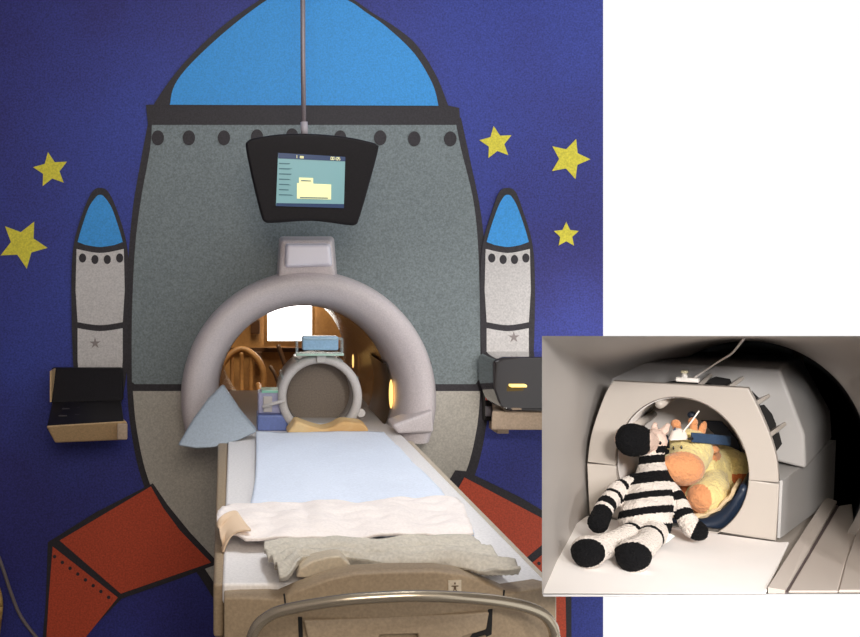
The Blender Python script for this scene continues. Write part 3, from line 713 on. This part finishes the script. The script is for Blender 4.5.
# upper arch: outline minus the hole above the seam
aS = math.asin(max(-1, min(1, (SV-hcy)/hry)))
arc_up = [(hcx+hrx*math.cos(aS+(PI-2*aS)*i/60), hcy+hry*math.sin(aS+(PI-2*aS)*i/60)) for i in range(61)]      # right -> over top -> left
SVg = SV+.0012
outU = up[:-1]+[(up[-1][0], SVg)]
polyU = [(left[0][0], SVg)]+left[1:]+right[:-1]+[(right[-1][0], SVg)]+arc_up
shape('front_panel', polyU, [], pframe(0), .022, M_hc, hb, .0022)
arc_dn = [(hcx+hrx*math.cos(PI-aS+(PI+2*aS)*i/60), hcy+hry*math.sin(PI-aS+(PI+2*aS)*i/60)) for i in range(61)]  # left -> under -> right
lx, rx = left[0][0], right[-1][0]
SVl = SV-.0012
polyD = [(lx, SVl)]+arc_dn+[(rx, SVl), (rx-.004, .0), (lx+.004, .0)]
shape('lower_front', polyD, [], pframe(0), .022, M_hc, hb, .0022)
# flared lower housing
LB = .40
bR = hit(836,505,LB)[0]; bRt = hit(834,440,LB)
extra = max(.02, bR-rx); print('flare', extra, 'back top', bRt)
zf, zb_ = SV, max(SV, min(bRt[1], .14))
ringsH = []
for L, e in ((.0225,.0),(.10,.02),(LB*.7,.75),(LB,1.0)):
    ex = extra*(L/LB)
    zt = SV+(zb_-SV)*(L/LB)
    ringsH.append([W(rx-.004+ex, 0, L), W(rx+ex, zt, L), W(lx-ex*.4, zt, L), W(lx+.004-ex*.4, 0, L)])
# build as a shell with an open top channel so that the bore stays hollow
def housing():
    bm = bmesh.new()
    out_, inn = [], []
    for L in (.0225, .12, .26, LB):
        ex = extra*(L/LB); zt = SV+(zb_-SV)*(L/LB)
        prof = [(lx+.004-ex*.4, 0), (lx-ex*.4, zt)]
        # inner channel = lower arc of the bore, slightly larger than the hole
        ar = [(hcx+(hrx+.004)*math.cos(PI-aS+(PI+2*aS)*i/24), max(.004, hcy+(hry+.004)*math.sin(PI-aS+(PI+2*aS)*i/24))) for i in range(25)]
        ar[0] = (ar[0][0], zt); ar[-1] = (ar[-1][0], zt)
        prof += ar+[(rx+ex, zt), (rx-.004+ex, 0)]
        out_.append([bm.verts.new(W(u, v, L)) for u, v in prof])
    n = len(out_[0])
    for a, b in zip(out_, out_[1:]):
        for i in range(n): j = (i+1) % n; bm.faces.new((a[i], a[j], b[j], b[i]))
    bm.faces.new(out_[0]); bm.faces.new(out_[-1][::-1])
    return from_bm('lower_housing', bm, M_hcb, hb)
housing()
# rear upper housing: arch block from L=.13 to LB
LF = .12
ex = extra*(LF/LB)
fo = [hit(x, y, LF) for x, y in ((780,368),(795,398),(806,440))]
print('rear front', fo, 'lx', lx, 'rx', rx)
def arch_out(L, top, hw_b, hw_t, zbase):
    c = hcx
    return [(c+hw_b, zbase), (c+hw_b*.99, zbase+(top-zbase)*.35), (c+hw_t+(hw_b-hw_t)*.42, zbase+(top-zbase)*.72), (c+hw_t, top), (c-hw_t, top), (c-hw_t-(hw_b-hw_t)*.42, zbase+(top-zbase)*.72), (c-hw_b*.99, zbase+(top-zbase)*.35), (c-hw_b, zbase)]
innA = [(hcx+(hrx+.006)*math.cos(PI-(PI)*i/24), max(SV+.02, hcy+(hry+.006)*math.sin(PI-(PI)*i/24))) for i in range(25)]
def rear():
    bm = bmesh.new(); R = []
    ftop = hit(770,369,LF)[1]; 
    bp = hit(800,356,LB); brr = hit(832,436,LB)
    mids = []
    for L, top, hb_, ht_ in ((LF, ftop, fo[2][0]-hcx, fo[0][0]-hcx), (LF+.05, (ftop*.8+bp[1]*.2)+.004, (fo[2][0]-hcx)*.8+.2*(brr[0]-hcx), (fo[0][0]-hcx)*.8+.2*(bp[0]-hcx)), (LB, bp[1], brr[0]-hcx, bp[0]-hcx)):
        zt = SV+(zb_-SV)*(L/LB)
        prof = arch_out(L, top, hb_, ht_, zt+.001)+innA
        R.append([bm.verts.new(W(u, v, L)) for u, v in prof])
    n = len(R[0])
    for a, b in zip(R, R[1:]):
        for i in range(n): j = (i+1) % n; bm.faces.new((a[i], a[j], b[j], b[i]))
    bm.faces.new(R[0]); bm.faces.new(R[-1][::-1])
    o = from_bm('rear_housing', bm, M_hcb, hb); bevel(o, .006, 2); return o
rear()
# inner bore liner (grey) + dark cage liner between the panel and the rear housing
def arc_strip(name, rx_, ry_, L0, L1, a0, a1, m, parent, t=.003, n=36):
    bm = bmesh.new(); R = []
    for i in range(n+1):
        a = a0+(a1-a0)*i/n; c, s = math.cos(a), math.sin(a)
        R.append([bm.verts.new(W(hcx+(rx_+k)*c, hcy+(ry_+k)*s, L)) for k, L in ((0,L0),(0,L1),(t,L1),(t,L0))])
    for A, B in zip(R, R[1:]):
        for k in range(4): bm.faces.new((A[k], A[(k+1) % 4], B[(k+1) % 4], B[k]))
    bm.faces.new(R[0]); bm.faces.new(R[-1][::-1])
    return from_bm(name, bm, m, parent, True)
cq = hit(772,418,.07); ct_ = hit(722,381,.09); CRX = abs(cq[0]-hcx)/math.cos(math.atan2(cq[1]-hcy, cq[0]-hcx)*1.0); CRY = ct_[1]-hcy
CRX = max(hrx+.012, min(CRX, rx-hcx-.012)); CRY = max(hry+.008, min(CRY, hit(748,388)[1]-hcy-.006)); print('cage', hrx, hry, CRX, CRY, rx-hcx)
arc_strip('cage_liner', CRX-.004, CRY-.004, .0215, LF+.001, aS+.06, PI-aS-.06, M_gap, hb, .004)
arc_strip('inner_liner', hrx-.003, hry-.003, .012, .25, math.radians(20), math.radians(200), M_facet, hb, .002)
# facets visible on the upper left inside
for a in (112, 150):
    ar = math.radians(a); c, s = math.cos(ar), math.sin(ar)
    pts = [W(hcx+(hrx-.010)*c, hcy+(hry-.010)*s, .02), W(hcx+(hrx-.010)*c, hcy+(hry-.010)*s, .235)]
    tube('cage_bar', pts, .008, M_hc, hb, 8, 0)
# dark slots and raised ribs on the front of the rear housing
def onf(pts, L): return [W(*hit(x, y, L), L) for x, y in pts]
for q in ([(704,388),(709,379),(716,376.5),(730,379),(734,388)], [(746,392),(752,391),(760,399),(760,405),(750,405)], [(757,406),(764,404.5),(772,414),(776,424),(776.5,429),(762,433)], [(768,437),(779,432),(782,444),(776,452)]):
    a = onf(q, LF-.0015); loft('cage_slot', [a, [v+eD*.003 for v in a]], M_gap, hb)
for (ax, ay), (bx, by) in (((728,388),(744,377)), ((752,404),(770,395)), ((766,435),(786,423)), ((700,386),(712,374))):
    d_ = Vector((bx-ax, by-ay)); n_ = Vector((-d_.y, d_.x)).normalized()*2.6
    q = [(ax+n_.x, ay+n_.y), (ax-n_.x, ay-n_.y), (bx-n_.x*.7, by-n_.y*.7), (bx+n_.x*.7, by+n_.y*.7)]
    a = onf(q, LF+.001); b = [a[0]-eD*.07, a[1]-eD*.07, a[2]-eD*.006, a[3]-eD*.006]
    o = loft('rib', [a, b], M_hc, hb); bevel(o, .0015, 2)
# back disc closing the coil
bm = bmesh.new(); bm.faces.new([bm.verts.new(W(hcx+hrx*1.02*math.cos(2*PI*i/40), max(.005, hcy+hry*1.02*math.sin(2*PI*i/40)), .24)) for i in range(40)]); from_bm('back_cap', bm, M_facet, hb)
# knob and plate on top
ku, kv = hit(687,378,.010)
kz = hit(680,381,.0)[1]
box('knob_plate', -.018, .02, -.004, .012, -.002, .006, M_white, hb, Matrix.Translation(W(ku, kz, .008)) @ Matrix.Rotation(-th, 4, 'Z'), bev=.002)
cyl('knob', W(ku-.004, kz+.005, .010), W(ku-.004, kz+.014, .010), .006, .0035, M_white, hb, 16)
cyl('knob_cap', W(ku-.004, kz+.014, .010), W(ku-.004, kz+.018, .010), .0065, .0055, mat('knob_cream', (232,224,190), .4), hb, 16)
cbl = tube('coil_cable', [P(694,378,1.76), P(703,372,1.76), P(718,362,1.72), P(731,354,1.66), P(739,345,1.58), P(744,338.5,1.50)], .0017, mat('pale_cable', (196,190,184), .5)); tag(recenter(cbl), 'thin pale cable running from the coil top up out of the scanner', 'cable')

# --- navy cradle pad
bm = bmesh.new(); R = []
for L in (.006, .03, .12, .26):
    row = []
    for i in range(33):
        a = math.radians(200)+math.radians(150)*i/32; c, s = math.cos(a), math.sin(a)
        row.append(W(hcx+(hrx-.001)*c, max(.006, hcy+(hry-.001)*s), L))
    for i in range(32, -1, -1):
        a = math.radians(200)+math.radians(150)*i/32; c, s = math.cos(a), math.sin(a); tk = .012+.016*math.sin(PI*i/32)
        row.append(W(hcx+(hrx-tk)*c, max(.010, hcy+(hry-tk)*s), L))
    R.append([bm.verts.new(v) for v in row])
n = len(R[0])
for a, b in zip(R, R[1:]):
    for i in range(n): j = (i+1) % n; bm.faces.new((a[i], a[j], b[j], b[i]))
bm.faces.new(R[0]); bm.faces.new(R[-1][::-1])
o = from_bm('cradle_pad', bm, M_navy, None, True); tag(recenter(o), 'navy blue curved pad lining the bottom of the coil opening', 'pad')
bm = bmesh.new(); R = []
for L in (.020, .10, .24):
    row = []
    for s_ in (0, 1):
        rng = range(25) if s_ == 0 else range(24, -1, -1)
        for i in rng:
            a = math.radians(215)+math.radians(128)*i/24; tk = .013+.016*math.sin(PI*(i+2)/28)+.006*s_+.0015*math.sin(i*1.9)
            row.append(W(hcx+(hrx-tk)*math.cos(a), max(.012+.004*s_, hcy+(hry-tk)*math.sin(a)), L))
    R.append([bm.verts.new(v) for v in row])
n = len(R[0])
for a, b in zip(R, R[1:]):
    for i in range(n): j = (i+1) % n; bm.faces.new((a[i], a[j], b[j], b[i]))
bm.faces.new(R[0]); bm.faces.new(R[-1][::-1])
o = from_bm('cream_cloth', bm, M_linen, None, True); tag(recenter(o), 'cream cloth edge under the yellow plush toy, on the navy pad', 'cloth')

# ---------------------------------------------------------------- plush toys
def plush(name, chains, mats, colour, voxel=.0022, parent=None, smooth=4, fuzz=.0006):
    bm = bmesh.new()
    S = []                                        # spheres with (chain index, param)
    for ci, ch in enumerate(chains):
        pts = [(P(a, b, c), r*c/F) for a, b, c, r in ch]
        tot = 0
        for (p, r), (q, s) in zip(pts, pts[1:]):
            L = (q-p).length; n = max(2, int(L/(min(r, s)*.5)))
            for k in range(n+1):
                t = k/n; S.append((p.lerp(q, t), r+(s-r)*t, ci, tot+L*t))
            tot += L
        if len(pts) == 1: S.append((pts[0][0], pts[0][1], ci, 0))
    bmesh.ops.create_icosphere(bm, subdivisions=2, radius=1)
    bv = [v.co.copy() for v in bm.verts]; bf = [[v.index for v in f.verts] for f in bm.faces]; bm.free()
    VV = []; FF = []
    for p, r, ci, t in S:
        k0 = len(VV); VV += [p+v*r for v in bv]; FF += [[i+k0 for i in f] for f in bf]
    me = bpy.data.meshes.new('t'); me.from_pydata(VV, [], FF)
    tmp = bpy.data.objects.new('t', me); C.objects.link(tmp)
    md = tmp.modifiers.new('r', 'REMESH'); md.mode = 'VOXEL'; md.voxel_size = voxel
    sm = tmp.modifiers.new('s', 'SMOOTH'); sm.iterations = smooth; sm.factor = .5
    dg = bpy.context.evaluated_depsgraph_get(); me2 = bpy.data.meshes.new_from_object(tmp.evaluated_get(dg))
    bpy.data.objects.remove(tmp); bpy.data.meshes.remove(me)
    me2.name = name
    nrm = [v.normal.copy() for v in me2.vertices]; cos = []
    for v, n_ in zip(me2.vertices, nrm): cos.extend(v.co+n_*(fuzz*noise.noise(v.co*420)*2))
    me2.vertices.foreach_set('co', cos); me2.update()
    o = link_mesh(name, me2, mats, parent, True)
    off = Vector(parent.location) if parent else Vector((0,0,0))
    kd = kdtree.KDTree(len(S))
    for i, q_ in enumerate(S): kd.insert(q_[0], i)
    kd.balance()
    for f in me2.polygons:
        c = f.center+off
        near = [S[i] for _, i, _ in kd.find_n(c, 24)]
        bi = min(near, key=lambda s: (s[0]-c).length-s[1])
        f.material_index = colour(bi[2], bi[3], c)
    return o
def proj(c): return (CX+F*c.x/c.y, CY-F*(c.z-CH)/c.y)
ZC = [
 [(645,521,1.655,26),(648,502,1.69,24),(653,480,1.725,17.5),(652,466,1.745,13),(652,450,1.765,12),(655,441,1.765,12)],   # body, neck, head
 [(646,441,1.75,12),(636,440,1.725,16.5),(632,440,1.72,17)],                                           # muzzle
 [(636,482,1.72,9),(618,490,1.70,9.5),(605,507,1.66,9.5),(598,523,1.63,10.5)],                         # left arm
 [(664,482,1.715,9),(676,498,1.69,9.5),(684,515,1.665,10),(692,528,1.65,10.5),(698,531,1.645,10)],     # right arm
 [(640,531,1.63,13),(620,540,1.585,11.5),(600,548,1.55,13),(588,552,1.535,17)],                      # left leg
 [(654,533,1.62,14),(647,543,1.57,12),(639,550,1.54,14),(633,556,1.522,17.5)],                         # right leg
 [(664,431,1.775,4.5),(668,425,1.78,2.5)], [(654,430,1.78,3.5),(655,424,1.785,2.5)],
]
def zcol(ci, t, c):
    px, py = proj(c)
    if ci == 1: return 1 if (px-634)**2/19**2+(py-440)**2/19**2 < 1.0 and px < 650 else 2
    if ci == 0:
        if py < 453: return 1 if (px > 656 and 446 < py < 460) else 2
        bend = py-.0022*(px-652)**2+.10*(px-652)
        for a, b in ((455,463),(471,482),(490.5,497),(506,513.5),(524,545)):
            if a <= bend < b: return 1
        return 0
    if ci in (2, 3):
        if t < .012: return 1
        L = .112 if ci == 2 else .124
        if t > L: return 1
        k = ((t-.012) % .0325)
        return 0 if k < .0175 else 1
    if ci in (4, 5):
        cx, cy, rx_, ry_ = (587.5,553,18,14.5) if ci == 4 else (631.5,557,20.5,15)
        if (px-cx)**2/rx_**2+(py-cy)**2/ry_**2 < 1 and c.y < (1.556 if ci == 4 else 1.545): return 1
        if .022 < t < .034: return 1
        return 0
    return 2
zb = thing('plush_zebra', P(648,545,1.62), 'black and white striped plush zebra sitting on the white sheet', 'plush toy')
plush('body', ZC, [M_zw, M_zb, M_pinkw], zcol, parent=zb)
ellipsoid('eye', P(660,443,1.745), (.0028,.0028,.0035), M_eye, zb)
tube('mane', [P(664,436,1.775), P(666,446,1.775), P(664,456,1.77), P(662,466,1.755)], .0065, M_zb, zb)
o = loft('care_tag', [[P(664,531,1.615), P(675,536,1.61), P(668,542,1.60), P(657,547,1.595)], [P(664,531,1.617), P(675,536,1.612), P(668,542,1.602), P(657,547,1.597)]], mat('tag_white', (200,216,208), .6), zb)

GC = [
 [(690,450,1.80,22),(686,462,1.775,20),(683,468,1.755,18.5)],                # head to muzzle
 [(674,468,1.75,15),(688,468,1.75,16)],
 [(700,462,1.85,22),(716,476,1.87,26),(722,484,1.88,24)],                    # body
 [(714,474,1.84,12),(713,488,1.80,16),(709,494,1.785,18),(704,497,1.775,17)],   # near paw
 [(724,462,1.86,17),(738,464,1.84,13),(740,476,1.83,11.5)],                      # far arm
 [(695,490,1.83,14),(688,498,1.80,10),(685,502,1.79,8)],
]
def gcol(ci, t, c):
    px, py = proj(c)
    if ci in (0, 1):
        return 1 if (px-682)**2/23**2+(py-469)**2/17.5**2 < 1 else 0
    if ci == 3: return 1 if (px-699)**2/13**2+(py-499)**2/15**2 < 1 and c.y < 1.80 else 0
    if ci == 4: return 2 if py > 474 else 0
    if ci == 5: return 2
    if (px-716)**2+(py-456)**2 < 25 or (px-700)**2+(py-478)**2 < 30: return 1
    return 0
gi = thing('plush_giraffe', P(705,515,1.8), 'cream yellow plush giraffe with orange muzzle lying inside the coil', 'plush toy')
plush('body', GC, [M_gc, M_go, M_gr], gcol, parent=gi, fuzz=.0003)
ellipsoid('eye', P(673.5,448,1.757), (.0016,.002,.0034), M_eye, gi); ellipsoid('eye', P(681.5,447.5,1.757), (.0018,.002,.0036), M_eye, gi)
tube('horn', [P(680,436,1.79), P(677,428,1.79), P(676,423,1.79)], [.006]*12+[.0078], M_go, gi, 12) if False else None
for a, b in (((680,438),(676,424)), ((694,434),(693,422))):
    cyl('horn', P(*a,1.80), P(*b,1.80), .006, .0075, M_go, gi, 16); ellipsoid('horn_tip', P(*b,1.80), (.0085,.0085,.0085), M_go, gi)
for c, r, rot in ((P(702,430,1.80), (.007,.005,.017), .35), (P(712,449,1.80), (.014,.006,.008), .2)):
    ellipsoid('ear', c, r, M_go, gi, Matrix.Rotation(rot, 4, 'Y'))
# blue head strap and white sensor
st_ = thing('head_strap', P(712,440,1.77), 'blue band with white sensor fixed on the plush giraffe head', 'strap')
def ribbon(name, a, b, wpx, t, m, parent):
    r0 = [P(a[0],a[1]-wpx,a[2]), P(a[0],a[1]+wpx,a[2]), P(b[0],b[1]+wpx,b[2]), P(b[0],b[1]-wpx,b[2])]
    o = loft(name, [r0, [v+Vector((0,t,0)) for v in r0]], m, parent); bevel(o, .0012, 2); return o
ribbon('band', (692,437.5,1.745), (731,441,1.79), 4.8, .005, M_blue, st_)
ribbon('band', (667,442,1.765), (676,429,1.765), 2.2, .004, M_blue, st_)
q = [P(670,441,1.752), P(689,440,1.746), P(687,432,1.758), P(680,428,1.765), P(674,431,1.762)]
o = loft('sensor', [q, [v+Vector((0,.012,0)) for v in q]], mat('sensor_white', (214,206,198), .5), st_); bevel(o, .003, 2)
tube('sensor_lead', [P(683,432,1.757), P(691,422,1.765), P(699,411,1.775)], .0014, M_white, st_, 8)
tube('buckle', [P(688,439,1.742), P(693,438.5,1.742)], .0022, M_dark, st_, 8, 0)
# dark clip + dark pad behind the giraffe
o = loft('head_pad', [[P(700,420,1.90), P(722,421,1.90), P(738,440,1.88), P(745,462,1.87), P(734,462,1.87), P(718,438,1.90)], [P(700,420,1.93), P(722,421,1.93), P(738,440,1.92), P(745,462,1.90), P(734,462,1.90), P(718,438,1.93)]], M_navy); bevel(o, .003)
tag(recenter(o), 'dark pad behind the plush giraffe inside the coil', 'pad')
t = ellipsoid('cable_clip', P(692,415,1.85), (.008,.008,.007), M_navy); tag(recenter(t), 'small dark clip above the plush giraffe under the coil roof', 'clip')

# ================================================================= LIGHTS
def area(name, loc, target, size, power, col, sy=None):
    l = bpy.data.lights.new(name, 'AREA'); l.energy = power; l.size = size; l.color = col
    if sy: l.shape = 'RECTANGLE'; l.size_y = sy
    o = bpy.data.objects.new(name, l); C.objects.link(o); o.location = loc
    o.rotation_euler = (Vector(target)-Vector(loc)).to_track_quat('-Z', 'Y').to_euler(); return o
def spot(name, loc, target, power, col, deg, rad, blend=.3):
    l = bpy.data.lights.new(name, 'SPOT'); l.energy = power; l.color = col; l.spot_size = math.radians(deg); l.spot_blend = blend; l.shadow_soft_size = rad
    o = bpy.data.objects.new(name, l); C.objects.link(o); o.location = loc
    o.rotation_euler = (Vector(target)-Vector(loc)).to_track_quat('-Z', 'Y').to_euler(); return o
area('front_fill', (.1, -.7, 2.35), (.15, 3.4, .5), 1.0, 40, (1, .89, .76))  # added warm fill behind the camera, brightens the lower mural
area('mural_fill', (.4, 2.5, 2.58), (.35, 3.3, 1.9), .9, 7, (.92, .95, 1))  # added fill below the ceiling, brightens the top of the mural
spot('table_fill', (.4, 2.0, 2.55), (.3, 2.35, .9), 52, (.95, .97, 1), 58, .15, .6)  # added cool spot, brightens the bedding
area('far_room_lamp', (.3, 5.9, 2.55), (.3, 6.2, 0), .8, 42, (1, .84, .6))
spot('coil_fill', (.2, -.9, 2.0), (.95, 1.75, 1.12), 265, (1, .96, .92), 22, .15)  # added spot out of view, lights the close-up coil and toys
spot('coil_fill', (.92, -.95, 1.95), (.95, 1.75, 1.14), 150, (1, .97, .95), 24, .15)  # second added spot, brightens the coil's right side
